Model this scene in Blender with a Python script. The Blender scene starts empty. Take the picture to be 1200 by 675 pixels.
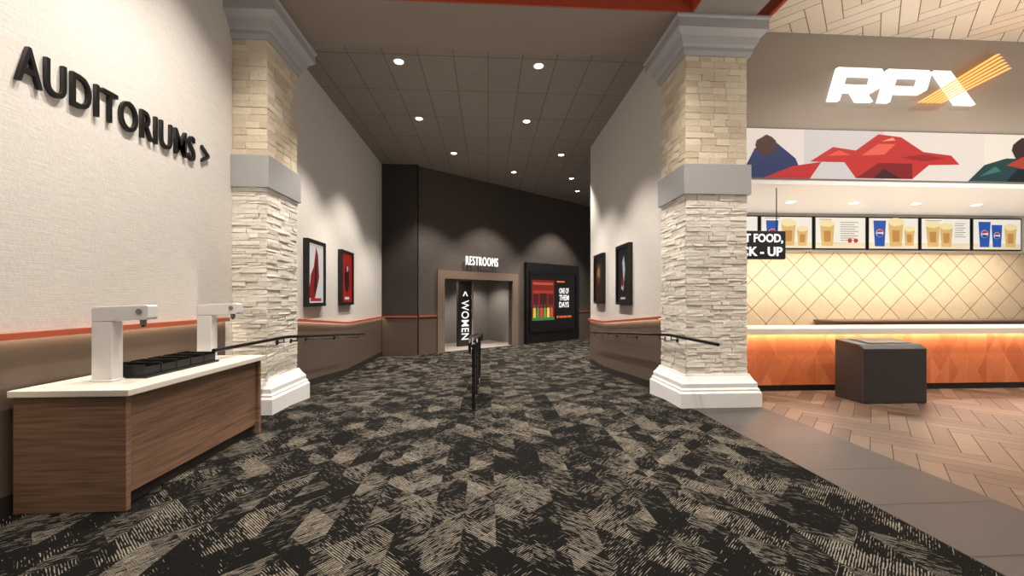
import bpy, bmesh, math, random
from mathutils import Vector, Matrix
random.seed(7)
scene=bpy.context.scene
COL=scene.collection
H=1.53; F=476.0; TH=math.atan(28/476.0)

def lin(c):
    out=[]
    for v in c[:3]:
        v=v/255.0
        out.append(v/12.92 if v<=0.04045 else ((v+0.055)/1.055)**2.4)
    return (out[0],out[1],out[2],1.0)

# ---------------------------------------------------------------- materials
def newmat(name):
    m=bpy.data.materials.new(name); m.use_nodes=True
    nt=m.node_tree
    b=nt.nodes['Principled BSDF']
    return m,nt,b
class NT:
    def __init__(s,nt): s.nt=nt
    def node(s,t): return s.nt.nodes.new(t)
    def put(s,sock,v):
        if hasattr(v,'links') or isinstance(v,bpy.types.NodeSocket): s.nt.links.new(v,sock)
        else: sock.default_value=v
    def m(s,op,a,b=None,c=None):
        n=s.node('ShaderNodeMath'); n.operation=op
        s.put(n.inputs[0],a)
        if b is not None: s.put(n.inputs[1],b)
        if c is not None: s.put(n.inputs[2],c)
        return n.outputs[0]
    def pos(s):
        n=s.node('ShaderNodeNewGeometry'); return n.outputs['Position']
    def sep(s,v):
        n=s.node('ShaderNodeSeparateXYZ'); s.put(n.inputs[0],v); return n.outputs
    def comb(s,x,y,z=0.0):
        n=s.node('ShaderNodeCombineXYZ'); s.put(n.inputs[0],x); s.put(n.inputs[1],y); s.put(n.inputs[2],z); return n.outputs[0]
    def mapping(s,v,scale=(1,1,1),rot=(0,0,0),loc=(0,0,0)):
        n=s.node('ShaderNodeMapping'); s.put(n.inputs['Vector'],v)
        n.inputs['Scale'].default_value=scale; n.inputs['Rotation'].default_value=rot; n.inputs['Location'].default_value=loc
        return n.outputs[0]
    def noise(s,v,scale=1.0,detail=2.0,rough=0.5):
        n=s.node('ShaderNodeTexNoise'); s.put(n.inputs['Vector'],v)
        n.inputs['Scale'].default_value=scale; n.inputs['Detail'].default_value=detail; n.inputs['Roughness'].default_value=rough
        return n.outputs['Fac']
    def white(s,v):
        n=s.node('ShaderNodeTexWhiteNoise'); n.noise_dimensions='3D'; s.put(n.inputs['Vector'],v); return n.outputs['Value']
    def mix(s,f,a,b):
        n=s.node('ShaderNodeMix'); n.data_type='RGBA'
        s.put(n.inputs[0],f); s.put(n.inputs[6],a); s.put(n.inputs[7],b); return n.outputs[2]
    def mr(s,v,a,b,c=0.0,d=1.0,smooth=False):
        n=s.node('ShaderNodeMapRange')
        if smooth: n.interpolation_type='SMOOTHSTEP'
        s.put(n.inputs[0],v); s.put(n.inputs[1],a); s.put(n.inputs[2],b); s.put(n.inputs[3],c); s.put(n.inputs[4],d); return n.outputs[0]
    def bump(s,b,h,strength=0.3,dist=0.01):
        n=s.node('ShaderNodeBump'); n.inputs['Strength'].default_value=strength; n.inputs['Distance'].default_value=dist
        s.put(n.inputs['Height'],h); s.nt.links.new(n.outputs[0],b.inputs['Normal'])

def plain(name,rgb,rough=0.5,metal=0.0,var=0.06,scale=8.0,bump=0.0,emit=None,es=0.0):
    m,nt,b=newmat(name); n=NT(nt)
    c=lin(rgb); c2=tuple(min(1,v*(1-var*2)) for v in c[:3])+(1,)
    f=n.noise(n.pos(),scale,3)
    n.put(b.inputs['Base Color'],n.mix(f,c,c2))
    b.inputs['Roughness'].default_value=rough; b.inputs['Metallic'].default_value=metal
    if bump: n.bump(b,n.noise(n.pos(),scale*6,2),bump,0.004)
    if emit:
        b.inputs['Emission Color'].default_value=lin(emit); b.inputs['Emission Strength'].default_value=es
    return m
def emis(name,rgb,s=1.0):
    m,nt,b=newmat(name)
    b.inputs['Base Color'].default_value=tuple(v*0.25 for v in lin(rgb)[:3])+(1,)
    b.inputs['Emission Color'].default_value=lin(rgb); b.inputs['Emission Strength'].default_value=s
    b.inputs['Roughness'].default_value=0.35
    return m

def mat_fabric(name,rgb,rough=0.85,amt=0.84):
    m,nt,b=newmat(name); n=NT(nt); p=n.pos()
    a=n.noise(n.mapping(p,(5,5,150)),1,2); c=n.noise(n.mapping(p,(60,60,30)),1,2)
    f=n.m('ADD',n.m('MULTIPLY',a,0.6),n.m('MULTIPLY',c,0.4))
    col=lin(rgb); col2=tuple(v*amt for v in col[:3])+(1,)
    n.put(b.inputs['Base Color'],n.mix(n.mr(f,0.35,0.65),col2,col)); b.inputs['Roughness'].default_value=rough
    n.bump(b,f,0.5,0.006); return m
def mat_carpet():
    m,nt,b=newmat('carpet'); n=NT(nt); x,y,_=n.sep(n.pos())
    x=n.m('ADD',x,10.07)
    w=0.22
    pp=n.m('PINGPONG',x,w)
    up=n.m('ADD',y,n.m('MULTIPLY',pp,0.9)); dn=n.m('SUBTRACT',y,n.m('MULTIPLY',pp,0.9))
    ci=n.m('FLOOR',n.m('DIVIDE',x,w))
    id2=n.white(n.comb(n.m('FLOOR',n.m('DIVIDE',x,w*2)),n.m('FLOOR',n.m('DIVIDE',dn,0.34)),3.3))
    sel=n.m('GREATER_THAN',id2,0.55)
    s=n.m('ADD',n.m('MULTIPLY',up,n.m('SUBTRACT',1.0,sel)),n.m('MULTIPLY',dn,sel))
    r=n.white(n.comb(ci,n.m('FLOOR',n.m('DIVIDE',up,0.18)),n.m('MULTIPLY',sel,5.0)))
    r2=n.white(n.comb(ci,n.m('FLOOR',n.m('DIVIDE',dn,0.25)),9.0))
    r3=n.noise(n.comb(n.m('MULTIPLY',x,1.6),n.m('MULTIPLY',y,1.6),0.0),1.0,1.0)
    rr=n.m('ADD',n.m('ADD',n.m('MULTIPLY',r,0.44),n.m('MULTIPLY',r2,0.40)),n.m('MULTIPLY',r3,0.16))
    st=n.noise(n.comb(n.m('MULTIPLY',x,20.0),n.m('MULTIPLY',s,100.0),n.m('MULTIPLY',r,20.0)),1.0,1.0)
    ln=n.m('MULTIPLY',n.m('SINE',n.m('MULTIPLY',s,2*math.pi/0.019)),0.19)
    st=n.m('ADD',st,ln)
    thr=n.mr(rr,0.2,0.8,0.50,0.90)
    light=n.mr(n.m('SUBTRACT',st,thr),-0.03,0.03,0.0,1.0)
    fine=n.noise(n.comb(n.m('MULTIPLY',x,160.0),n.m('MULTIPLY',y,160.0),0.0),1.0,1.0)
    lc=n.mix(n.mr(fine,0.3,0.7),lin((78,73,65)),lin((138,130,117)))
    dc=n.mix(n.mr(fine,0.3,0.7),lin((10,10,9)),lin((24,23,22)))
    n.put(b.inputs['Base Color'],n.mix(light,dc,lc)); b.inputs['Roughness'].default_value=0.95
    b.inputs['Specular IOR Level'].default_value=0.05
    n.bump(b,n.m('ADD',light,fine),0.3,0.004); return m
def mat_grid(name,rgb,line,bw,bh,mortar=0.006,rot=0.0,rough=0.6,offset=0.0,axes='xy',var=0.06,loc=(0,0,0),bump=0.3):
    m,nt,b=newmat(name); n=NT(nt); x,y,z=n.sep(n.pos())
    v=n.comb(x,y) if axes=='xy' else n.comb(x,z)
    v=n.mapping(v,(1,1,1),(0,0,rot),loc)
    t=n.node('ShaderNodeTexBrick'); n.put(t.inputs['Vector'],v); t.offset=offset; t.squash=1.0
    c=lin(rgb); t.inputs['Color1'].default_value=c; t.inputs['Color2'].default_value=tuple(q*(1-var*2) for q in c[:3])+(1,)
    t.inputs['Mortar'].default_value=lin(line); t.inputs['Scale'].default_value=1.0
    t.inputs['Mortar Size'].default_value=mortar; t.inputs['Mortar Smooth'].default_value=0.1
    t.inputs['Brick Width'].default_value=bw; t.inputs['Row Height'].default_value=bh
    f=n.noise(n.pos(),6,4)
    n.put(b.inputs['Base Color'],n.mix(n.mr(f,0.3,0.8,0.0,0.15),t.outputs['Color'],lin(line)))
    b.inputs['Roughness'].default_value=rough
    n.bump(b,n.m('SUBTRACT',1.0,t.outputs['Fac']),bump,0.004); return m
def mat_attr(name,rough=0.8,nscale=20,bump=0.6,var=0.25,stretch=(1,1,1)):
    m,nt,b=newmat(name); n=NT(nt)
    a=n.node('ShaderNodeAttribute'); a.attribute_name='Col'
    f=n.noise(n.mapping(n.pos(),stretch),nscale,5,0.6)
    n.put(b.inputs['Base Color'],n.mix(n.mr(f,0.3,0.75,0.0,var),a.outputs['Color'],(0.05,0.035,0.025,1)))
    b.inputs['Roughness'].default_value=rough
    if bump: n.bump(b,f,bump,0.015)
    return m
def mat_wood(name,c1,c2,stretch=(2,2,60),rough=0.45):
    m,nt,b=newmat(name); n=NT(nt)
    f=n.noise(n.mapping(n.pos(),stretch),1,4,0.6)
    n.put(b.inputs['Base Color'],n.mix(n.mr(f,0.3,0.7),lin(c1),lin(c2))); b.inputs['Roughness'].default_value=rough
    n.bump(b,f,0.1,0.002); return m
def mat_orange_panel():
    m,nt,b=newmat('orange_pattern_panel'); n=NT(nt); x,y,z=n.sep(n.pos())
    w=0.34
    pp=n.m('PINGPONG',x,w); up=n.m('ADD',z,n.m('MULTIPLY',pp,1.7)); dn=n.m('SUBTRACT',z,n.m('MULTIPLY',pp,1.7))
    r=n.white(n.comb(n.m('FLOOR',n.m('DIVIDE',x,w)),n.m('FLOOR',n.m('DIVIDE',up,0.58)),n.m('FLOOR',n.m('DIVIDE',dn,0.58))))
    g=n.noise(n.comb(n.m('MULTIPLY',up,22.0),n.m('MULTIPLY',dn,5.0),r),1.0,3.0)
    f=n.m('ADD',n.m('MULTIPLY',r,0.5),n.m('MULTIPLY',g,0.5))
    n.put(b.inputs['Base Color'],n.mix(n.mr(f,0.1,0.9),lin((168,82,44)),lin((218,128,80)))); b.inputs['Roughness'].default_value=0.5
    return m

MT={}
MT['fabric']=mat_fabric('woven_wallcover',(217,212,205))
MT['dark_fabric']=mat_fabric('charcoal_wallcover',(92,83,77),amt=0.5)
MT['darker_fabric']=mat_fabric('dark_wallcover',(62,56,52),amt=0.7)
MT['wains']=plain('taupe_wainscot',(94,80,70),0.5,var=0.08)
MT['orange']=plain('orange_paint',(176,88,58),0.45)
MT['orange_deep']=plain('deep_orange_paint',(172,66,36),0.75)
MT['base_dark']=plain('dark_base',(42,37,34),0.5)
MT['taupe']=plain('taupe_paint',(154,143,131),0.7,var=0.03,scale=2)
MT['soffit']=plain('soffit_paint',(130,117,106),0.7,var=0.03,scale=2)
MT['soffit_grey']=plain('grey_soffit_paint',(140,133,127),0.7,var=0.03,scale=2)
MT['carpet']=mat_carpet()
MT['tile']=mat_grid('dark_floor_tile',(64,57,53),(24,21,19),1.0,0.61,0.010,0,0.38,0.0,'xy',0.1,(-0.85,0.2,0))
MT['ceil']=mat_grid('ceiling_tile',(138,127,118),(88,80,74),0.62,1.22,0.008,0,0.8,0.0,'xy',0.04)
MT['diamond']=mat_grid('cream_diamond_tile',(218,196,162),(116,92,70),0.46,0.46,0.008,math.radians(45),0.35,0.0,'xz',0.04)
MT['plank']=mat_attr('herringbone_plank',0.36,1.0,0.08,0.35,(14,14,3))
MT['stone']=mat_attr('split_face_stone',0.85,26,0.8,0.10)
MT['ceilplank']=mat_attr('ceiling_plank',0.6,8,0.1,0.05)
MT['gap']=plain('dark_joint',(44,34,28),0.8)
MT['ceilgap']=plain('ceiling_joint',(130,112,94),0.8)
MT['band']=plain('grey_band_paint',(166,165,165),0.45,var=0.03)
MT['white']=plain('white_painted_trim',(230,228,225),0.4,var=0.02)
MT['cwood']=mat_wood('brown_veneer',(96,72,56),(146,114,92))
MT['ctop']=plain('cream_quartz',(226,218,204),0.3,var=0.05,scale=60)
MT['disp']=plain('white_plastic',(222,221,220),0.35,var=0.02)
MT['grey']=plain('mid_grey_plastic',(120,120,120),0.4)
MT['black']=plain('black_plastic',(18,18,18),0.4)
MT['blacksat']=plain('satin_black_metal',(26,25,25),0.35,0.3)
MT['bin']=plain('charcoal_laminate',(52,50,49),0.4)
MT['binslot']=plain('dark_glossy_inset',(84,86,88),0.15)
MT['orangepanel']=mat_orange_panel()
MT['counterwhite']=plain('solid_surface_white',(236,226,210),0.25,var=0.03,scale=40)
MT['frame_brown']=plain('bronze_frame',(122,104,90),0.5)
MT['inwall']=plain('restroom_wall_grey',(132,126,120),0.6)
MT['lens']=emis('downlight_lens',(255,246,232),14.0)
MT['signwhite']=emis('lit_white_letters',(255,250,242),1.5)
MT['restwhite']=emis('restroom_white_letters',(255,250,242),1.2)
MT['signorange']=emis('lit_orange_bars',(255,166,84),1.7)
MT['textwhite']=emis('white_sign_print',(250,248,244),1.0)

# ---------------------------------------------------------------- mesh tools
class MB:
    def __init__(s): s.bm=bmesh.new(); s.mats=[]
    def mi(s,mat):
        if mat not in s.mats: s.mats.append(mat)
        return s.mats.index(mat)
    def box(s,x0,x1,y0,y1,z0,z1,mat,jit=0.0):
        i=s.mi(mat); v=[]
        for x,y,z in ((x0,y0,z0),(x1,y0,z0),(x1,y1,z0),(x0,y1,z0),(x0,y0,z1),(x1,y0,z1),(x1,y1,z1),(x0,y1,z1)):
            j=(random.uniform(-jit,jit),random.uniform(-jit,jit),random.uniform(-jit,jit)) if jit else (0,0,0)
            v.append(s.bm.verts.new((x+j[0],y+j[1],z+j[2])))
        fs=[]
        for q in ((0,3,2,1),(4,5,6,7),(0,1,5,4),(1,2,6,5),(2,3,7,6),(3,0,4,7)):
            f=s.bm.faces.new([v[k] for k in q]); f.material_index=i; fs.append(f)
        return fs
    def prism(s,pts,d0,d1,axis,mat):
        i=s.mi(mat)
        def P(p,d):
            return {'x':(d,p[0],p[1]),'y':(p[0],d,p[1]),'z':(p[0],p[1],d)}[axis]
        a=[s.bm.verts.new(P(p,d0)) for p in pts]; b=[s.bm.verts.new(P(p,d1)) for p in pts]
        n=len(pts); fs=[s.bm.faces.new(a),s.bm.faces.new(b[::-1])]
        for k in range(n): fs.append(s.bm.faces.new((a[k],b[k],b[(k+1)%n],a[(k+1)%n])))
        for f in fs: f.material_index=i
        return fs
    def loft(s,rings,mat,cap=True):
        i=s.mi(mat); R=[[s.bm.verts.new(p) for p in r] for r in rings]; n=len(R[0])
        for a,b in zip(R[:-1],R[1:]):
            for k in range(n):
                f=s.bm.faces.new((a[k],a[(k+1)%n],b[(k+1)%n],b[k])); f.material_index=i
        if cap:
            for r in (R[0][::-1],R[-1]):
                f=s.bm.faces.new(r); f.material_index=i
    def cyl(s,p0,p1,r,mat,n=14,r2=None):
        p0=Vector(p0);p1=Vector(p1); d=(p1-p0).normalized()
        u=d.orthogonal().normalized(); w=d.cross(u); r2=r if r2 is None else r2
        s.loft([[p+(u*math.cos(2*math.pi*k/n)+w*math.sin(2*math.pi*k/n))*rr for k in range(n)] for p,rr in ((p0,r),(p1,r2))],mat)
    def tube(s,pts,r,mat,n=12):
        pts=[Vector(p) for p in pts]; rings=[]
        for k,p in enumerate(pts):
            d=((pts[min(k+1,len(pts)-1)]-pts[max(k-1,0)])).normalized()
            u=d.cross(Vector((1,0,0.001))).normalized(); w=d.cross(u)
            rings.append([p+(u*math.cos(2*math.pi*j/n)+w*math.sin(2*math.pi*j/n))*r for j in range(n)])
        s.loft(rings,mat)
    def mesh(s,name,bevel=0.0,smooth=False,keepn=False):
        if not keepn: bmesh.ops.recalc_face_normals(s.bm,faces=s.bm.faces[:])
        if bevel: bmesh.ops.bevel(s.bm,geom=s.bm.edges[:]+s.bm.verts[:],offset=bevel,segments=2,affect='EDGES',profile=0.6,clamp_overlap=True)
        me=bpy.data.meshes.new(name); s.bm.to_mesh(me); s.bm.free()
        for m in s.mats: me.materials.append(m)
        if smooth:
            for p in me.polygons: p.use_smooth=True
        return me
def link(o): COL.objects.link(o); return o
def struct(name,mb,bevel=0.0):
    o=link(bpy.data.objects.new(name,mb.mesh(name,bevel))); o['kind']='structure'; return o
def thing(name,label,cat,loc,rot=0.0,group=None):
    o=bpy.data.objects.new(name,None); o.empty_display_size=0.1; o.location=loc; o.rotation_euler=(0,0,rot); link(o)
    o['label']=label; o['category']=cat
    if group: o['group']=group
    return o
def part(root,name,mb,bevel=0.0,label=None,smooth=False):
    me=mb if isinstance(mb,bpy.types.Mesh) else mb.mesh(name,bevel,smooth)
    o=link(bpy.data.objects.new(name,me)); o.parent=root
    if label: o['label']=label
    return o
def single(name,label,cat,mb,loc=(0,0,0),rot=0.0,bevel=0.0,group=None):
    me=mb if isinstance(mb,bpy.types.Mesh) else mb.mesh(name,bevel)
    o=link(bpy.data.objects.new(name,me)); o.location=loc; o.rotation_euler=(0,0,rot)
    o['label']=label; o['category']=cat
    if group: o['group']=group
    return o
def textmesh(txt,width,height,depth,mat,bold=0.0,spacing=1.0,rot90=False,align='LEFT'):
    cu=bpy.data.curves.new('t','FONT'); cu.body=txt; cu.size=1.0; cu.extrude=0.05; cu.offset=bold; cu.space_character=spacing
    cu.align_x=align; cu.resolution_u=4
    o=bpy.data.objects.new('t',cu); link(o); bpy.context.view_layer.update()
    dg=bpy.context.evaluated_depsgraph_get(); me=bpy.data.meshes.new_from_object(o.evaluated_get(dg))
    bpy.data.objects.remove(o)
    if rot90:
        for v in me.vertices: v.co=Vector((v.co.y,-v.co.x,v.co.z))
    xs=[v.co.x for v in me.vertices]; ys=[v.co.y for v in me.vertices]
    sx=width/(max(xs)-min(xs)); sy=height/(max(ys)-min(ys)); x0=min(xs); y0=min(ys)
    for v in me.vertices:
        x=(v.co.x-x0)*sx; y=(v.co.y-y0)*sy; z=v.co.z/0.1*depth
        v.co=Vector((x,-z-depth/2,y))
    me.materials.clear(); me.materials.append(mat)
    for p in me.polygons: p.material_index=0
    return me
def ell(cx,cz,rx,rz,n=20,wob=0.0,seed=0):
    rnd=random.Random(seed)
    return [(cx+rx*math.cos(2*math.pi*k/n)*(1+rnd.uniform(-wob,wob)),cz+rz*math.sin(2*math.pi*k/n)*(1+rnd.uniform(-wob,wob))) for k in range(n)]
EM={}
def em(rgb,s=1.0):
    k=(rgb,s)
    if k not in EM: EM[k]=emis('print_%d_%d_%d_%d'%(rgb+(int(s*100),)),rgb,s)
    return EM[k]
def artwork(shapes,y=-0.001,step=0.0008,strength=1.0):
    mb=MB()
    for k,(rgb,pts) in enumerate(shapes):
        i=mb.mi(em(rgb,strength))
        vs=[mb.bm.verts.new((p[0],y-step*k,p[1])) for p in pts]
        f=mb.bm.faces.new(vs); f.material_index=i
        f.normal_update()
        if f.normal.y>0: f.normal_flip()
    return mb.mesh('artwork',keepn=True)
def R(x0,z0,x1,z1): return [(x0,z0),(x1,z0),(x1,z1),(x0,z1)]
def lamp_area(x,y,z,sx,sy,w,rot=(math.pi,0,0),col=(1,0.93,0.86)):
    l=bpy.data.lights.new('bounce_lamp','AREA'); l.shape='RECTANGLE'; l.size=sx; l.size_y=sy; l.energy=w; l.color=col
    o=link(bpy.data.objects.new('bounce_lamp',l)); o.location=(x,y,z); o.rotation_euler=rot; return o

# ---------------------------------------------------------------- key dims
XL=-3.42; XR=2.93; CZ=5.87; FZ=-0.30; RY0=6.0; RY1=10.0; YE=11.49; YP0=13.3
P1=Vector((-2.28,13.46)); WD=Vector((7.01,5.40)).normalized(); WA=math.atan2(WD.y,WD.x); WN=Vector((WD.y,-WD.x))

# ---- floor
mb=MB()
prof=[(-3,0),(RY0,0),(RY1,FZ),(YE,FZ)]
for (a,za),(b_,zb) in zip(prof[:-1],prof[1:]):
    x1=2.85 if b_<=RY0 else 2.99
    mb.prism([(a,za),(b_,zb),(b_,zb-0.2),(a,za-0.2)],XL-0.1,x1,'x',MT['carpet'])
mb.box(XL-0.1,13,YE,24,FZ-0.2,FZ,MT['carpet'])
struct('floor',mb)
mb=MB(); mb.box(2.85,3.85,-3,6.45,-0.2,0,MT['tile']); mb.box(3.0,13,6.45,8.9,-0.2,0,MT['tile']); struct('floor.001',mb)

def herring(x0,x1,y0,y1,z,W,L,mat,cols,gap=0.003,facedown=False):
    bm=bmesh.new(); lay=bm.loops.layers.float_color.new('Col')
    c,s=math.cos(math.pi/4),math.sin(math.pi/4); cx,cy=(x0+x1)/2,(y0+y1)/2
    rad=max(x1-x0,y1-y0)
    n1=int(rad/W)+4; n2=int(rad/L)+3
    for i in range(-n1,n1):
        for j in range(-n2,n2):
            ox,oy=i*W+j*L,i*W-j*L
            for (a,b,w,h) in ((ox,oy,L,W),(ox,oy+W,W,L)):
                pts=[]
                for px,py in ((a+gap,b+gap),(a+w-gap,b+gap),(a+w-gap,b+h-gap),(a+gap,b+h-gap)):
                    pts.append((cx+px*c-py*s,cy+px*s+py*c))
                if max(p[0] for p in pts)<x0 or min(p[0] for p in pts)>x1 or max(p[1] for p in pts)<y0 or min(p[1] for p in pts)>y1: continue
                f=bm.faces.new([bm.verts.new((p[0],p[1],z)) for p in pts])
                t=random.random(); col=tuple(cols[0][k]*(1-t)+cols[1][k]*t for k in range(3))+(1,)
                for l in f.loops: l[lay]=col
                f.normal_update()
                if (f.normal.z<0)!=facedown: f.normal_flip()
    for co,no in (((x0,0,0),(-1,0,0)),((x1,0,0),(1,0,0)),((0,y0,0),(0,-1,0)),((0,y1,0),(0,1,0))):
        bmesh.ops.bisect_plane(bm,geom=bm.verts[:]+bm.edges[:]+bm.faces[:],plane_co=co,plane_no=no,clear_outer=True)
    me=bpy.data.meshes.new('h'); bm.to_mesh(me); bm.free(); me.materials.append(mat); return me
me=herring(3.85,13,-3,6.45,0.0,0.17,0.85,MT['plank'],(lin((82,63,49)),lin((126,102,84))))
o=link(bpy.data.objects.new('floor.002',me)); o['kind']='structure'
mb=MB(); mb.box(3.85,13,-3,6.45,-0.2,-0.003,MT['gap']); struct('floor.003',mb)

# ---- walls
mb=MB(); mb.box(XL-0.2,XL,-3,YP0+0.2,-0.5,6.6,MT['fabric']); struct('wall_left',mb)
mb=MB(); mb.box(XR,3.2,6.49,YE,-0.5,CZ,MT['fabric']); mb.box(3.2,13,YE-0.2,YE,-0.5,CZ,MT['dark_fabric']); struct('wall_right',mb)
def tz(y):
    if y<=RY0: return 1.25
    if y>=RY1: return 0.93
    return 1.25-0.32*(y-RY0)/(RY1-RY0)
def fz(y):
    if y<=RY0: return 0
    if y>=RY1: return FZ
    return FZ*(y-RY0)/(RY1-RY0)
def side_strip(mb,ys,x0,x1,fa,fb,mat):
    for a,b in zip(ys[:-1],ys[1:]):
        mb.prism([(a,fa(a)),(b,fa(b)),(b,fb(b)),(a,fb(a))],x0,x1,'x',mat)
LY=[[-3,5.48],[6.7,RY1,YP0-0.02]]; RYs=[[6.7,RY1,YE-0.001]]
n=1
for side,xw,sg,ylist in (('left',XL,1,LY),('right',XR,-1,RYs)):
    a=MB(); t=MB(); b=MB()
    for ys in ylist:
        side_strip(a,ys,xw,xw+sg*0.015,lambda y:fz(y)-0.02,lambda y:tz(y)-0.0,MT['wains'])
        side_strip(t,ys,xw,xw+sg*0.075,lambda y:tz(y)+0.015,lambda y:tz(y)+0.035,MT['orange'])
        side_strip(t,ys,xw+sg*0.067,xw+sg*0.075,lambda y:tz(y)-0.012,lambda y:tz(y)+0.015,MT['orange'])
        side_strip(b,ys,xw+sg*0.015,xw+sg*0.03,lambda y:fz(y)-0.01,lambda y:fz(y)+0.14,MT['base_dark'])
        for y0,y1 in zip(ys[:-1],ys[1:]):
            if y0<0: y0=0.5
            L=math.hypot(y1-y0,tz(y1)-tz(y0)); ang=math.atan2(tz(y1)-tz(y0),y1-y0)
            l=lamp_area(xw+sg*0.045,(y0+y1)/2,(tz(y0)+tz(y1))/2+0.010,0.025,L,L*2.2,(ang,0,0),(1,0.80,0.58))
            l.name='led_strip_lamp'
    struct('trim_%d'%n,a); struct('trim_%d'%(n+1),t); struct('baseboard_'+side,b); n+=2

def W(s,out=0.0): p=P1+WD*s+WN*out; return (p.x,p.y)
S0,S1=0.96,4.06; OT=2.22; SEND=15.0
mb=MB(); mb.box(XL-0.1,P1.x,YP0+0.0,YP0+0.3,-0.5,CZ,MT['darker_fabric']); 
mb.prism([(P1.x,YP0),(P1.x,YP0+0.3),W(0,-0.3),W(0,0)],-0.5,CZ,'z',MT['darker_fabric'])
struct('wall_back',mb)
mb=MB()
for s0,s1,z0,z1 in ((0,S0,-0.5,CZ),(S0,S1,OT,CZ),(S1,SEND,-0.5,CZ)):
    mb.prism([W(s0,0),W(s1,0),W(s1,-0.2),W(s0,-0.2)],z0,z1,'z',MT['dark_fabric'])
struct('wall_angled',mb)
mb=MB()  # restroom vestibule
mb.prism([W(S0-0.6,-2.2),W(S1+0.6,-2.2),W(S1+0.6,-2.3),W(S0-0.6,-2.3)],-0.4,2.6,'z',MT['inwall'])
mb.prism([W(S0-0.6,-0.2),W(S0-0.5,-0.2),W(S0-0.5,-2.3),W(S0-0.6,-2.3)],-0.4,2.6,'z',MT['inwall'])
mb.prism([W(S1+0.5,-0.2),W(S1+0.6,-0.2),W(S1+0.6,-2.3),W(S1+0.5,-2.3)],-0.4,2.6,'z',MT['inwall'])
struct('wall_restroom',mb)
mb=MB(); mb.prism([W(S0-0.6,-0.2),W(S1+0.6,-0.2),W(S1+0.6,-2.3),W(S0-0.6,-2.3)],2.5,2.6,'z',MT['inwall']); struct('ceiling_restroom',mb)
mb=MB(); mb.prism([W(S0-0.6,0.0),W(S1+0.6,0.0),W(S1+0.6,-2.3),W(S0-0.6,-2.3)],FZ-0.1,FZ+0.006,'z',plain('restroom_floor_tile',(150,142,134),0.35)); struct('floor_restroom',mb)
mb=MB()
for s0,s1,z0,z1 in ((S0-0.27,S0,FZ,OT+0.28),(S1,S1+0.27,FZ,OT+0.28),(S0,S1,OT,OT+0.28)):
    mb.prism([W(s0,0.07),W(s1,0.07),W(s1,-0.22),W(s0,-0.22)],z0,z1,'z',MT['frame_brown'])
struct('door_1',mb)
mb=MB(); t=MB()
mb.box(XL+0.03,P1.x,YP0-0.02,YP0,FZ,0.93,MT['wains']); t.box(XL+0.06,P1.x,YP0-0.05,YP0,0.925,0.975,MT['orange'])
for s0,s1 in ((0,S0-0.28),(8.1,SEND)):
    mb.prism([W(s0,0.02),W(s1,0.02),W(s1,0),W(s0,0)],FZ,0.93,'z',MT['wains'])
    t.prism([W(s0,0.05),W(s1,0.05),W(s1,0),W(s0,0)],0.925,0.975,'z',MT['orange'])
struct('trim_5',mb); struct('trim_6',t)

# ---- ceilings, beams
mb=MB(); mb.box(XL-0.2,13,6.48,24,CZ,CZ+0.1,MT['ceil']); struct('ceiling',mb)
mb=MB(); mb.box(XL-0.2,4.36,-3,5.43,6.4,6.5,MT['soffit']); struct('ceiling.001',mb)
me=herring(4.42,13,-3,6.468,5.95,0.22,0.88,MT['ceilplank'],(lin((226,212,190)),lin((236,224,204))),0.006,True)
o=link(bpy.data.objects.new('ceiling.002',me)); o['kind']='structure'
mb=MB(); mb.box(4.42,13,-3,6.468,5.955,6.1,MT['ceilgap']); struct('ceiling.003',mb)
mb=MB(); mb.box(4.36,4.42,-3,6.468,5.94,6.5,MT['orange_deep']); struct('trim_7',mb)
mb=MB()
mb.box(XL,3.72,5.45,6.485,5.47,6.5,MT['soffit']); mb.box(XL,2.80,5.43,5.45,5.475,6.5,MT['orange_deep'])
mb.box(2.82,3.72,-3,5.45,5.47,6.5,MT['soffit_grey']); mb.box(2.80,2.82,-3,5.45,5.475,6.5,MT['orange_deep'])
struct('ceiling.004',mb)

# ---- concession shell
mb=MB(); mb.box(3.2,13,6.47,6.75,3.50,5.955,MT['taupe']); mb.box(3.2,13,6.44,8.65,3.42,3.499,MT['white'])
struct('wall_bulkhead',mb)
mb=MB(); mb.box(3.2,13,8.7,8.9,0,3.5,MT['diamond']); struct('wall_concession',mb)
mb=MB(); mb.box(3.2,13,8.66,8.7,2.58,3.42,plain('menu_backing',(222,212,196),0.6)); struct('trim_8',mb)

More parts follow.
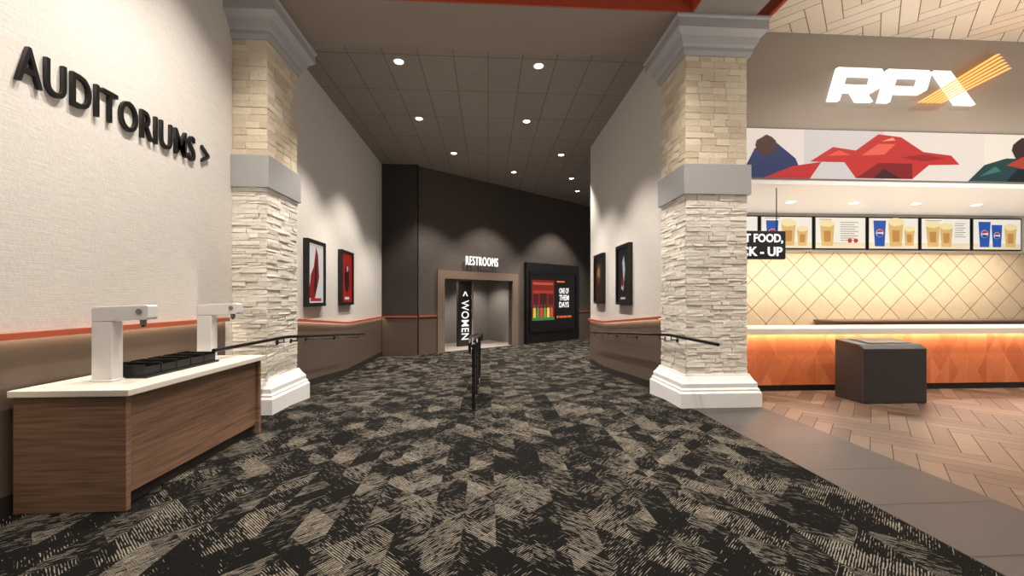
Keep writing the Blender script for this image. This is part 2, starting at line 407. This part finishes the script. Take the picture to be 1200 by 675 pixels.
# ---------------------------------------------------------------- columns
def stone_faces(x0,x1,y0,y1,z0,z1,rh,ln,prot,jit,c1,c2,skipx0=False,seed=1):
    rnd=random.Random(seed); bm=bmesh.new(); lay=bm.loops.layers.float_color.new('Col')
    def bx(a,b,c,d,e,f):
        v=[]
        for x,y,z in ((a,c,e),(b,c,e),(b,d,e),(a,d,e),(a,c,f),(b,c,f),(b,d,f),(a,d,f)):
            v.append(bm.verts.new((x+rnd.uniform(-jit,jit),y+rnd.uniform(-jit,jit),z+rnd.uniform(-jit,jit)*0.6)))
        t=rnd.random(); col=tuple(c1[k]*(1-t)+c2[k]*t for k in range(3))+(1,)
        for q in ((0,3,2,1),(4,5,6,7),(0,1,5,4),(1,2,6,5),(2,3,7,6),(3,0,4,7)):
            fc=bm.faces.new([v[k] for k in q])
            for l in fc.loops: l[lay]=col
    core=0.012
    bx(x0+(0 if skipx0 else core),x1-core,y0+core,y1-core,z0,z1)
    z=z0
    while z<z1-0.01:
        h=min(rnd.uniform(*rh),z1-z)
        if z1-(z+h)<rh[0]*0.6: h=z1-z
        g=0.002
        for side in ('f','b','l','r'):
            if side=='l' and skipx0: continue
            a,b=(x0,x1) if side in 'fb' else (y0,y1)
            p=a
            while p<b-0.01:
                l=min(rnd.uniform(*ln),b-p)
                if b-(p+l)<ln[0]*0.5: l=b-p
                pr=rnd.uniform(0,prot)
                if side=='f': bx(p+g,p+l-g,y0-pr,y0+core+.01,z+g,z+h-g)
                elif side=='b': bx(p+g,p+l-g,y1-core-.01,y1+pr,z+g,z+h-g)
                elif side=='l': bx(x0-pr,x0+core+.01,p+g,p+l-g,z+g,z+h-g)
                else: bx(x1-core-.01,x1+pr,p+g,p+l-g,z+g,z+h-g)
                p+=l
        z+=h
    me=bpy.data.meshes.new('s'); bm.to_mesh(me); bm.free(); me.materials.append(MT['stone']); return me
def rect(x0,x1,y0,y1,z,p,lockx0=False):
    a=x0 if lockx0 else x0-p
    return [(a,y0-p,z),(x1+p,y0-p,z),(x1+p,y1+p,z),(a,y1+p,z)]
def column(x0,x1,y0,y1,lock,label,seed):
    cx,cy=(x0+x1)/2,(y0+y1)/2
    r=thing('stone_column',label,'column',(cx,cy,0),group='stone columns flanking the corridor')
    X0,X1,Y0,Y1=x0-cx,x1-cx,y0-cy,y1-cy
    mb=MB(); mb.loft([rect(X0,X1,Y0,Y1,z,p,lock) for z,p in ((-0.05,.14),(0.20,.14),(0.225,.12),(0.25,.12),(0.27,.10),(0.33,.10),(0.36,.075),(0.43,.035),(0.45,.03))],MT['white']); part(r,'column_base',mb,0.004,'white stepped moulded base')
    part(r,'stone_shaft',stone_faces(X0,X1,Y0,Y1,0.45,3.02,(0.03,0.07),(0.10,0.38),0.015,0.005,lin((224,216,202)),lin((244,239,228)),lock,seed),label='pale split-face stacked stone')
    mb=MB(); mb.loft([rect(X0,X1,Y0,Y1,z,p,lock) for z,p in ((3.02,.045),(3.45,.045))],MT['band']); part(r,'band',mb,0.004,'smooth grey band')
    part(r,'brick_shaft',stone_faces(X0,X1,Y0,Y1,3.45,5.0,(0.085,0.10),(0.17,0.24),0.008,0.003,lin((202,186,160)),lin((228,216,192)),lock,seed+5),label='cream rough brick')
    mb=MB(); mb.loft([rect(X0,X1,Y0,Y1,z,p,lock) for z,p in ((5.0,.035),(5.05,.06),(5.10,.06),(5.13,.09),(5.22,.13),(5.27,.18),(5.29,.20),(5.42,.20),(5.44,.22),(5.468,.22))],MT['band']); part(r,'capital',mb,0.003,'grey stepped capital')
    return r
column(XL+0.002,-2.97,5.65,6.50,True,'pale stone pilaster with grey band, standing against cream wall',11)
column(2.82,3.72,5.65,6.46,False,'square pale stone column with grey band, beside the snack bar',23)

# ---------------------------------------------------------------- service counter
r=thing('service_counter','brown wood veneer counter with cream top against the cream wall','counter',(-3.0,3.95,0))
mb=MB(); mb.box(-0.36,0.36,-0.85,0.85,0.10,0.83,MT['cwood']); mb.box(-0.36,0.40,-0.87,-0.83,0.0,0.83,MT['cwood']); mb.box(-0.36,0.40,0.83,0.87,0.0,0.83,MT['cwood']); part(r,'cabinet_body',mb,0.003)
mb=MB(); mb.box(-0.36,0.32,-0.82,0.82,0.0,0.10,MT['base_dark']); part(r,'toe_kick',mb,label='dark recessed toe kick')
mb=MB(); mb.box(-0.37,0.44,-0.90,0.90,0.832,0.88,MT['ctop']); part(r,'countertop',mb,0.006,'cream stone countertop')
def dispenser(y,x=-3.05):
    r=thing('butter_dispenser','white gooseneck dispenser standing on the wood counter','dispenser',(x,y,0.88),group='dispensers on the counter')
    mb=MB(); mb.loft([rect(-0.075,0.075,-0.05,0.05,z,p) for z,p in ((0,0.010),(0.012,0.010),(0.014,0),(0.47,0))],MT['disp']); part(r,'post',mb,0.006)
    mb=MB(); mb.prism([(-0.075,0.47),(0.335,0.485),(0.345,0.50),(0.345,0.59),(0.33,0.60),(-0.06,0.585),(-0.075,0.57)],-0.05,0.05,'y',MT['disp']); part(r,'arm',mb,0.006)
    mb=MB(); mb.cyl((0.27,0,0.44),(0.27,0,0.483),0.022,MT['grey']); mb.cyl((0.27,0,0.425),(0.27,0,0.44),0.012,MT['black']); part(r,'nozzle',mb,label='small grey nozzle under arm')
    mb=MB(); mb.cyl((0.28,-0.051,0.55),(0.28,-0.058,0.55),0.022,MT['grey'],20); part(r,'button',mb,label='round grey button')
    return r
dispenser(3.40,-3.01); dispenser(4.62,-3.06)
r=thing('condiment_tray','black condiment organiser with open bins on the counter','tray',(-2.95,3.93,0.881))
mb=MB(); mb.box(-0.19,0.17,-0.45,0.45,0,0.018,MT['black']); part(r,'tray_base',mb,0.004)
for k in range(5):
    y0=-0.435+k*0.176; mb=MB()
    x0,x1=-0.12,0.14
    mb.box(x0,x1,y0,y0+0.008,0.018,0.105,MT['black']); mb.box(x0,x1,y0+0.158,y0+0.166,0.018,0.105,MT['black'])
    mb.box(x0,x0+0.008,y0+0.008,y0+0.158,0.018,0.115,MT['black']); mb.box(x1-0.008,x1,y0+0.008,y0+0.158,0.018,0.085,MT['black'])
    mb.box(x0+0.008,x1-0.008,y0+0.008,y0+0.158,0.018,0.06,MT['base_dark'])
    part(r,'bin',mb)

# ---------------------------------------------------------------- wall signs
single('wall_sign','large black raised letters reading AUDITORIUMS with arrow on cream wall','sign',
       textmesh('AUDITORIUMS >',2.03,0.285,0.03,MT['black'],0.004,1.10),(XL+0.004,3.13,3.11),math.pi/2)
sx,sy=W(1.80,0.10)
single('restroom_sign','small white lit letters reading RESTROOMS above the doorway','sign',
       textmesh('RESTROOMS',1.45,0.32,0.04,MT['restwhite'],0.0,1.16),(sx,sy,2.73),WA)
r=thing('direction_sign','tall dark panel with white vertical WOMEN lettering and arrow','sign',(W(2.75,-0.9)[0],W(2.75,-0.9)[1],FZ+0.006),WA)
mb=MB(); mb.box(-0.60,0.02,0,0.12,0,2.49,MT['base_dark']); part(r,'panel',mb)
mb=MB(); mb.box(0.02,0.09,-0.01,0.13,0,2.49,MT['band']); part(r,'edge_trim',mb,label='light grey vertical edge trim')
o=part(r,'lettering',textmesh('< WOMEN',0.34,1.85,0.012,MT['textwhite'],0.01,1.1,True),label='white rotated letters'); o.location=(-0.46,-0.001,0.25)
mb=MB(); mb.cyl((0,0,0),(0,-0.02,0),0.10,MT['textwhite'],24)
single('symbol_plaque','small round white symbol plaque in the restroom entrance','sign',mb,(W(3.15,-2.17)[0],W(3.15,-2.17)[1],2.05),WA)

# ---------------------------------------------------------------- posters
def poster(loc,rot,label,shapes):
    r=thing('movie_poster',label,'poster',loc,rot,'framed film posters on corridor walls')
    w,h,d=0.84,1.28,0.09
    mb=MB()
    mb.box(-w/2,-w/2+0.07,-d,-0.002,0,h,MT['black']); mb.box(w/2-0.07,w/2,-d,-0.002,0,h,MT['black'])
    mb.box(-w/2+0.07,w/2-0.07,-d,-0.002,0,0.07,MT['black']); mb.box(-w/2+0.07,w/2-0.07,-d,-0.002,h-0.07,h,MT['black'])
    mb.box(-w/2+0.07,w/2-0.07,-d+0.03,-0.002,0.07,h-0.07,MT['black']); part(r,'frame',mb,label='black box frame')
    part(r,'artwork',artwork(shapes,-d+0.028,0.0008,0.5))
x,X,z,Z=-0.35,0.35,0.07,1.21
poster((XL,8.15,1.38),math.pi/2,'framed poster, white sheet with a red curve, on cream wall',
  [((226,222,220),R(x,z,X,Z)),((150,22,26),[(x+.02,z+.1),(x+.30,z+.08),(x+.5,z+.5),(x+.45,Z-.2),(x+.35,Z-.05),(x+.25,z+.7),(x+.12,z+.55)]),((40,20,22),[(x+.25,z+.15),(x+.38,z+.3),(x+.4,z+.8),(x+.33,z+.9),(x+.28,z+.5)]),((180,40,40),R(x+.1,z+.03,X-.1,z+.09))])
poster((XL,9.90,1.38),math.pi/2,'framed poster, red sheet with dark shape, on cream wall',
  [((170,24,24),R(x,z,X,Z)),((30,12,14),ell(0,.62,.16,.34,14,.18,3)),((226,218,210),R(x+.2,z+.06,X-.2,z+.12)),((220,180,170),ell(.02,.86,.05,.07,12,.1,4))])
poster((XR,8.5,1.40),-math.pi/2,'framed poster, black sheet with pale streak, on cream wall',
  [((14,14,16),R(x,z,X,Z)),((190,190,196),[(-.12,.35),(.02,.3),(.14,.75),(.06,1.05),(-.04,.9),(.02,.6)]),((120,26,28),ell(-.02,.5,.09,.12,12,.2,8)),((200,198,194),R(x+.2,z+.05,X-.2,z+.09))])
poster((XR,10.4,1.40),-math.pi/2,'framed poster, dark sheet with amber glow, on cream wall',
  [((28,20,18),R(x,z,X,Z)),((100,52,28),ell(0,.75,.22,.28,14,.15,5)),((160,134,94),ell(0,.8,.10,.13,12,.2,6)),((60,24,20),R(x+.1,z+.1,X-.1,z+.4))])

# ---------------------------------------------------------------- digital display on angled wall
r=thing('digital_display','large black digital display cabinet showing a film advert on charcoal wall','display',(W(4.70,0)[0],W(4.70,0)[1],FZ),WA)
mb=MB(); wd=3.25
mb.box(0,wd,-0.16,-0.002,0,3.3,MT['black']); part(r,'cabinet',mb,0.01)
mb=MB()
for a,b,c,d in ((0.15,0.25,0.45,2.95),(wd-0.25,wd-0.15,0.45,2.95),(0.25,wd-0.25,0.45,0.55),(0.25,wd-0.25,2.85,2.95)): mb.box(a,b,-0.20,-0.16,c,d,MT['blacksat'])
part(r,'bezel',mb)
a=0.25; b=wd-0.25; c=0.55; d=2.85
sh=[((14,10,10),R(a,c,b,d)),((112,26,22),R(a+.04,c+.45,a+1.35,d-.25)),((150,46,34),R(a+.1,c+1.5,a+1.3,c+1.62)),((170,70,50),R(a+.1,c+1.85,a+1.3,c+1.95)),((60,14,14),R(a+.5,c+.9,a+.9,c+1.5)),((70,16,16),R(a+.12,c+1.0,a+.4,c+1.45)),((70,16,16),R(a+1.0,c+1.0,a+1.28,c+1.45))]
for k,cc in enumerate([(210,170,60),(60,130,70),(200,60,50),(90,140,60),(220,190,90),(180,80,60)]):
    xx=a+.18+k*.2; sh.append((cc,[(xx-.08,c+.45),(xx+.08,c+.45),(xx+.07,c+.9),(xx-.07,c+.9)])); sh.append(((92,56,40),ell(xx,c+.98,.05,.07,10)))
sh.append(((60,110,50),R(a+.04,c+.38,a+1.35,c+.5)))
sh.append(((226,110,50),R(a+1.5,d-.32,a+2.0,d-.26)))
part(r,'screen',artwork(sh,-0.161,0.0008,1.0),label='lit screen with red scene')
for i,tx in enumerate(['ONE OF','THEM','DAYS']):
    o=part(r,'lettering',textmesh(tx,0.62,0.24,0.004,MT['textwhite'],0.02),label='white title letters'); o.location=(a+1.65,-0.182,c+1.50-i*0.30)
o=part(r,'lettering',textmesh('IN THEATERS NOW',0.95,0.09,0.004,em((235,120,60),1.2),0.01)); o.location=(a+1.5,-0.182,c+0.45)

# ---------------------------------------------------------------- handrails
def handrail(xr,wallx,y0,y1,label,brk):
    r=thing('handrail',label,'handrail',(xr,(y0+y1)/2,0),group='ramp handrails')
    cy=(y0+y1)/2; zz=lambda y: 0.985 if y<RY0 else 0.985-0.075*(y-RY0)
    mb=MB(); pts=[(0,y0-cy,zz(y0))]+[(0,y-cy,zz(y)) for y in (RY0-0.1,)]+[(0,RY0-cy,zz(RY0)-0.002)]+[(0,y1-cy,zz(y1))]
    mb.tube(pts,0.021,MT['blacksat'],14); part(r,'rail',mb,smooth=False)
    for k,y in enumerate(brk):
        mb=MB(); wx=(wallx(y)-xr); s=1 if wx>0 else -1
        mb.tube([(0,y-cy,zz(y)-0.015),(0,y-cy,zz(y)-0.07)],0.008,MT['blacksat'],8)
        mb.cyl((0,y-cy,zz(y)-0.07),(wx-s*0.001,y-cy,zz(y)-0.07),0.008,MT['blacksat'],8)
        mb.cyl((wx-s*0.012,y-cy,zz(y)-0.07),(wx-s*0.001,y-cy,zz(y)-0.07),0.035,MT['blacksat'],16)
        part(r,'bracket',mb)
handrail(-2.87,lambda y:-2.97 if y<6.5 else XL+0.015,4.43,9.6,'dark metal handrail along cream wall and stone pilaster',(5.9,6.3,7.8,9.2))
handrail(2.72,lambda y:2.82 if y<6.5 else XR-0.015,4.66,10.6,'dark metal handrail along corridor wall and stone column',(5.9,6.3,7.8,9.0,10.2))
r=thing('center_handrail','black double handrail on posts dividing the carpeted ramp','handrail',(-0.20,5.55,0))
zz=lambda y: 0 if y<RY0 else -0.075*(min(y,RY1)-RY0)
for off in (-0.05,0.05):
    mb=MB(); mb.tube([(off,0,0.80),(off,0,0.93),(off,0.03,0.965),(off,0.07,0.975),(off,0.45,0.975),(off,4.3,0.975-0.075*3.85),(off,4.4,0.93-0.29),(off,4.4,0.5)],0.02,MT['blacksat'],12); part(r,'rail',mb)
for y in (0.06,1.2,2.4,3.5,4.3):
    mb=MB(); zb=zz(5.55+y)
    mb.box(-0.022,0.022,y-0.022,y+0.022,zb,zb+0.9,MT['blacksat']); mb.box(-0.06,0.06,y-0.05,y+0.05,zb,zb+0.012,MT['blacksat'])
    mb.box(-0.05,0.05,y-0.012,y+0.012,zb+0.86,zb+0.885,MT['blacksat']); mb.box(-0.05,0.05,y-0.012,y+0.012,zb+0.60,zb+0.62,MT['blacksat']); part(r,'post',mb)
mb=MB()
mb.prism([(0.08,0.10),(0.45,0.10),(4.28,0.10-0.28),(4.28,0.84-0.28),(0.45,0.84),(0.08,0.84)],-0.006,0.006,'x',MT['black']); part(r,'infill_panel',mb,label='dark infill panel')

# ---------------------------------------------------------------- downlights
def dl_mesh():
    mb=MB(); n=24; rings=[]
    for rr,zz_ in ((0.105,0.0),(0.105,-0.008),(0.085,-0.010),(0.075,-0.002)):
        rings.append([(rr*math.cos(2*math.pi*k/n),rr*math.sin(2*math.pi*k/n),zz_) for k in range(n)])
    mb.loft(rings,MT['white'],cap=False); a=mb.mesh('trim_ring',keepn=True)
    mb=MB(); vs=[mb.bm.verts.new((0.08*math.cos(-2*math.pi*k/n),0.08*math.sin(-2*math.pi*k/n),-0.003)) for k in range(n)]
    f=mb.bm.faces.new(vs); f.material_index=mb.mi(MT['lens']); return a,mb.mesh('lens',keepn=True)
A,B=dl_mesh()
WC=(1,0.915,0.825)
def downlight(x,y,z,watts,size=96,blend=0.6,col=WC,group='corridor ceiling downlights',tilt=None,rad=0.06):
    r=thing('downlight','round white recessed ceiling downlight, lit','downlight',(x,y,z-0.001),group=group)
    part(r,'trim_ring',A); part(r,'lens',B)
    l=bpy.data.lights.new('lamp','SPOT'); l.energy=watts; l.spot_size=math.radians(size); l.spot_blend=blend; l.color=col; l.shadow_soft_size=rad
    o=link(bpy.data.objects.new('lamp',l)); o.parent=r; o.location=(0,0,-0.03)
    if tilt: o.rotation_euler=tilt
for x,y in ((-1.63,7.54),(0.94,7.53),(-1.66,9.9),(0.94,9.9),(-1.02,12.2),(2.2,12.15),(0.88,13.9),(3.0,14.5),(3.6,16.2),(5.6,15.0)):
    downlight(x,y,CZ,860,90,0.45)
for x,y,w_ in ((-1.9,3.0,560),(-1.9,4.3,800),(1.7,4.3,850),(1.2,2.4,400),(-0.3,3.6,400),(-1.5,1.0,450),(1.2,0.5,400)):  # out-of-view fixtures, added to brighten the left wall, columns and carpet
    downlight(x,y,6.4,w_,98,0.7,group='added unseen lobby downlights')
for x in (5.6,8.0,10.4):  # out-of-view fixtures, added to light the bulkhead and snack bar floor
    for y in (1.8,4.6): downlight(x,y,5.95,340,140,0.8,group='added unseen snack bar downlights')
for x in (4.5,5.9,7.2,8.5,9.8,11.2):
    downlight(x,7.6,3.42,190,130,0.6,(1,0.93,0.84),group='snack bar soffit downlights')
vx,vy=W(1.7,-0.8); downlight(vx,vy,2.5,170,130,0.6,group='restroom downlights')
vx,vy=W(3.6,-1.2); downlight(vx,vy,2.5,170,130,0.6,group='restroom downlights')
lamp_area(8.0,2.5,2.2,5,5,240)  # these unseen upward lamps are added fill, standing in for floor bounce
lamp_area(0,9.5,1.4,3.5,6,34)
lamp_area(0,3.0,1.8,4,4,48)
lamp_area(3.5,15.5,1.2,4,3,12)
lamp_area(8.0,7.6,1.3,8,0.9,55,col=(1,0.94,0.86))

# ---------------------------------------------------------------- concession
r=thing('snack_counter','long orange patterned counter with cream top in the snack bar','counter',(3.90,6.45,0))
mb=MB(); mb.box(0,9.05,0.0,0.7,0.10,0.97,MT['orangepanel']); part(r,'counter_front',mb,label='orange chevron patterned panel')
mb=MB(); mb.box(0,9.05,0.05,0.65,0,0.10,MT['base_dark']); part(r,'toe_kick',mb)
mb=MB(); mb.box(0,9.05,-0.12,0.75,0.97,1.04,MT['counterwhite']); mb.box(0,9.05,-0.12,-0.105,0.945,0.97,MT['counterwhite']); part(r,'countertop',mb,0.003,'cream solid countertop')
l=lamp_area(8.4,6.39,0.962,9.0,0.03,60,(0,0,0),(1,0.82,0.62)); l.name='led_strip_lamp'
r=thing('back_counter','dark-topped service counter against the diamond tiled wall','counter',(7.3,8.42,0))
mb=MB(); mb.box(0,5.5,-0.24,0.25,0,1.03,MT['cwood']); part(r,'cabinet_body',mb)
mb=MB(); mb.box(-0.03,5.5,-0.27,0.26,1.03,1.07,MT['frame_brown']); part(r,'countertop',mb,0.004)
r=thing('waste_bin','low charcoal cabinet bin with inset top on the wood floor','bin',(5.93,5.83,0))
mb=MB(); mb.prism([(-0.25,0.0),(0.25,0.0),(0.25,0.90),(-0.16,0.86),(-0.25,0.80)],-0.49,0.49,'x',MT['bin']); part(r,'bin_body',mb,0.02)
mb=MB(); mb.prism([(-0.13,0.868),(0.20,0.902),(0.20,0.91),(-0.13,0.876)],-0.30,0.36,'x',MT['binslot']); part(r,'top_inset',mb,0.003,'grey glossy inset panel')
r=thing('lit_banner','long backlit graphic banner with abstract red and blue artwork above counter','banner',(3.22,6.468,3.50))
mb=MB(); mb.box(0,9.7,-0.04,0.0,0,0.85,plain('banner_frame',(110,104,98),0.4)); part(r,'frame',mb)
sh=[((226,214,204),R(0.02,0.02,9.68,0.83)),((206,198,196),R(2.0,0.02,3.4,0.83)),((232,222,206),R(5.2,.02,6.4,.83)),((196,190,196),R(8.2,.02,9.68,.83))]
sh+=[((34,48,92),[(0.9,.02),(2.0,.02),(1.85,.35),(1.5,.62),(1.15,.5)]),((70,42,36),ell(1.35,.55,.18,.17,12,.12,1)),((186,40,44),[(1.3,.02),(2.1,.02),(2.3,.3),(1.8,.22)]),
 ((188,44,42),[(2.1,.30),(2.5,.55),(2.9,.5),(3.3,.78),(3.7,.74),(4.1,.5),(4.6,.45),(4.75,.3),(4.2,.28),(3.9,.04),(2.9,.04),(2.7,.3)]),((126,22,26),[(2.9,.04),(3.3,.3),(3.9,.3),(3.9,.04)]),((226,92,76),[(3.0,.42),(3.3,.62),(3.6,.62),(3.4,.44)]),((60,20,26),[(3.2,.04),(3.4,.2),(3.7,.04)]),((222,84,70),[(2.4,.4),(2.6,.5),(2.8,.42)]),((150,30,32),[(3.7,.4),(4.1,.34),(4.5,.4),(4.1,.46)]),((240,150,120),[(3.35,.66),(3.6,.68),(3.55,.73)]),
 ((28,62,62),[(4.9,.02),(5.2,.3),(5.6,.42),(6.4,.42),(6.8,.25),(7.1,.02)]),((54,32,26),ell(5.95,.56,.24,.22,14,.1,9)),((170,60,40),[(5.6,.3),(5.9,.45),(6.3,.36),(6.2,.2)]),((14,24,30),[(5.6,.02),(5.8,.24),(6.3,.24),(6.4,.02)]),((60,110,104),[(5.1,.1),(5.4,.28),(5.5,.2)]),
 ((176,60,88),[(6.6,.02),(6.8,.5),(7.2,.78),(7.7,.6),(8.0,.79),(8.9,.79),(8.9,.5),(8.0,.3),(7.5,.02)]),((60,30,70),[(6.9,.02),(7.2,.4),(7.4,.02)]),((236,180,170),[(7.7,.4),(8.0,.62),(8.2,.5)])]
part(r,'artwork',artwork(sh,-0.041,0.0006,0.75),label='abstract red, blue and teal print')
r=thing('lit_logo_sign','white lit RPX letters with an orange striped slash on taupe bulkhead','sign',(5.60,6.43,4.80))
SH=0.30
def sk(pts): return [(x+z*SH,z) for x,z in pts]
def letter(polys,name,mat,lab):
    mb=MB()
    for p in polys: mb.prism(p,-0.06,0.0,'y',mat)
    o=part(r,name,mb,0,lab); return o
hh=0.55; st=0.19; tb=0.13
def Rpoly(x0,w,leg):
    P=[sk(R(x0,0,x0+st,hh-tb)),sk([(x0,hh-tb),(x0+w-0.05,hh-tb),(x0+w,hh-0.06),(x0+w-0.06,hh),(x0,hh)]),
       sk([(x0+w-st,0.27),(x0+w,0.27),(x0+w,hh-0.06),(x0+w-st,hh-tb)]),
       sk([(x0+st,0.15),(x0+w-0.10,0.15),(x0+w,0.22),(x0+w,0.27),(x0+st,0.27)])]
    if leg: P.append(sk([(x0+w*0.42,0.16),(x0+w*0.60,0),(x0+w*0.94,0),(x0+w*0.74,0.16)]))
    return P
letter(Rpoly(0.0,0.82,True),'letter',MT['signwhite'],'white lit letter R')
letter(Rpoly(0.88,0.78,False),'letter',MT['signwhite'],'white lit letter P')
letter([[(1.85,hh),(2.15,hh),(2.60,0.0),(2.26,0.0)]],'letter',MT['signwhite'],'white lit stroke of letter X')
for k in range(6):
    o0=k*0.075
    mb=MB(); mb.prism([(1.55+o0,0.0),(1.595+o0,0.0),(3.00+o0*0.55,0.84-k*0.045),(2.94+o0*0.55,0.84-k*0.045)],-0.10,-0.062,'y',MT['signorange']); part(r,'slash_bar',mb,label='orange lit bar')
r=thing('pickup_sign','black hanging sign with white HOT FOOD PICK-UP lettering','sign',(4.0,6.62,2.20))
mb=MB(); mb.box(0.02,1.05,0,0.09,0,0.48,MT['black']); part(r,'panel',mb,0.006)
for xx in (0.15,0.92):
    mb=MB(); mb.cyl((xx,0.045,0.475),(xx,0.045,1.219),0.008,MT['blacksat'],8); part(r,'hanger',mb)
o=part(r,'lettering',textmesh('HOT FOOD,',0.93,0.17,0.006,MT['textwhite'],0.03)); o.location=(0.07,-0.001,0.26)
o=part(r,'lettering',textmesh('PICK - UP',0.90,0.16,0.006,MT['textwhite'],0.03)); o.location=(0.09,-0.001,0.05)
def cup(x,z,w,h,rgb): return (rgb,[(x-w*0.38,z),(x+w*0.38,z),(x+w*0.5,z+h),(x-w*0.5,z+h)])
BL=(30,84,170); TN=(222,184,116); 
def cola(x,z,s):
    return [cup(x,z,.24*s,.46*s,BL),((232,236,240),ell(x,z+.24*s,.07*s,.07*s)),((200,40,50),[(x-.063*s,z+.245*s),(x+.063*s,z+.255*s),(x+.045*s,z+.29*s),(x,z+.305*s),(x-.045*s,z+.29*s)]),((24,60,140),[(x-.06*s,z+.23*s),(x+.063*s,z+.22*s),(x+.04*s,z+.185*s),(x,z+.172*s),(x-.04*s,z+.185*s)])]
def pop(x,z,s): return [cup(x,z,.28*s,.40*s,TN),((244,226,170),ell(x,z+.42*s,.15*s,.07*s,14,.12,int(x*10))),((196,140,70),[(x-.06*s,z+.08*s),(x+.06*s,z+.08*s),(x+.07*s,z+.28*s),(x-.07*s,z+.28*s)])]
def lines(x,z,n,w): 
    o=[]
    for k in range(n): o.append(((150,140,128),R(x,z-k*.05,x+w*(1-.2*(k%2)),z-k*.05+.014)))
    return o
designs=[lambda: pop(.4,.1,1.1)+cola(.8,.1,1.1),
 lambda: cola(.28,.08,1.2)+pop(.65,.08,1.2)+pop(.97,.08,.9)+lines(.1,.68,1,.35),
 lambda: pop(.3,.08,1.2)+lines(.6,.6,9,.42)+[((190,50,44),ell(.82,.2,.05,.05)),((190,50,44),ell(.96,.2,.05,.05))]+lines(.1,.66,1,.3),
 lambda: cola(.28,.08,1.25)+pop(.66,.08,1.3)+pop(.98,.1,.9),
 lambda: pop(.3,.08,1.2)+pop(.62,.08,1.1)+lines(.82,.6,7,.26)+lines(.1,.66,1,.4),
 lambda: cola(.3,.08,1.25)+cola(.6,.08,1.1)+pop(.93,.08,1.1)]
labs=['tan snack tub and blue cup','blue cup and two tan tubs','tan tub beside grey text lines','blue cup beside large tan tub','two tan tubs and short text lines','two blue cups and one tan tub']
for k in range(6):
    x0=4.71+k*1.25
    r=thing('menu_board','lit menu screen showing '+labs[k],'menu screen',(x0,8.655,2.62),group='menu screens over the back wall')
    mb=MB(); mb.box(0,1.22,-0.07,-0.001,0,0.74,MT['black']); part(r,'bezel',mb,0.004)
    part(r,'screen',artwork([((244,238,226),R(.03,.03,1.19,.71)),((232,216,186),R(.03,.03,1.19,.16))]+designs[k](),-0.0715,0.0006,0.75))

# ---------------------------------------------------------------- world, camera
w=bpy.data.worlds.new('world'); scene.world=w; w.use_nodes=True
bg=w.node_tree.nodes['Background']; bg.inputs[0].default_value=(1.0,0.94,0.88,1); bg.inputs[1].default_value=0.26
cam=bpy.data.cameras.new('camera'); co=link(bpy.data.objects.new('camera',cam)); scene.camera=co
cam.sensor_width=36; cam.lens=36*F/1200; cam.shift_y=12.5/1200; cam.clip_start=0.05
co.location=(0,0,H); co.rotation_euler=(math.pi/2,0,-TH)
scene.view_settings.view_transform='Standard'
scene.view_settings.look='None'
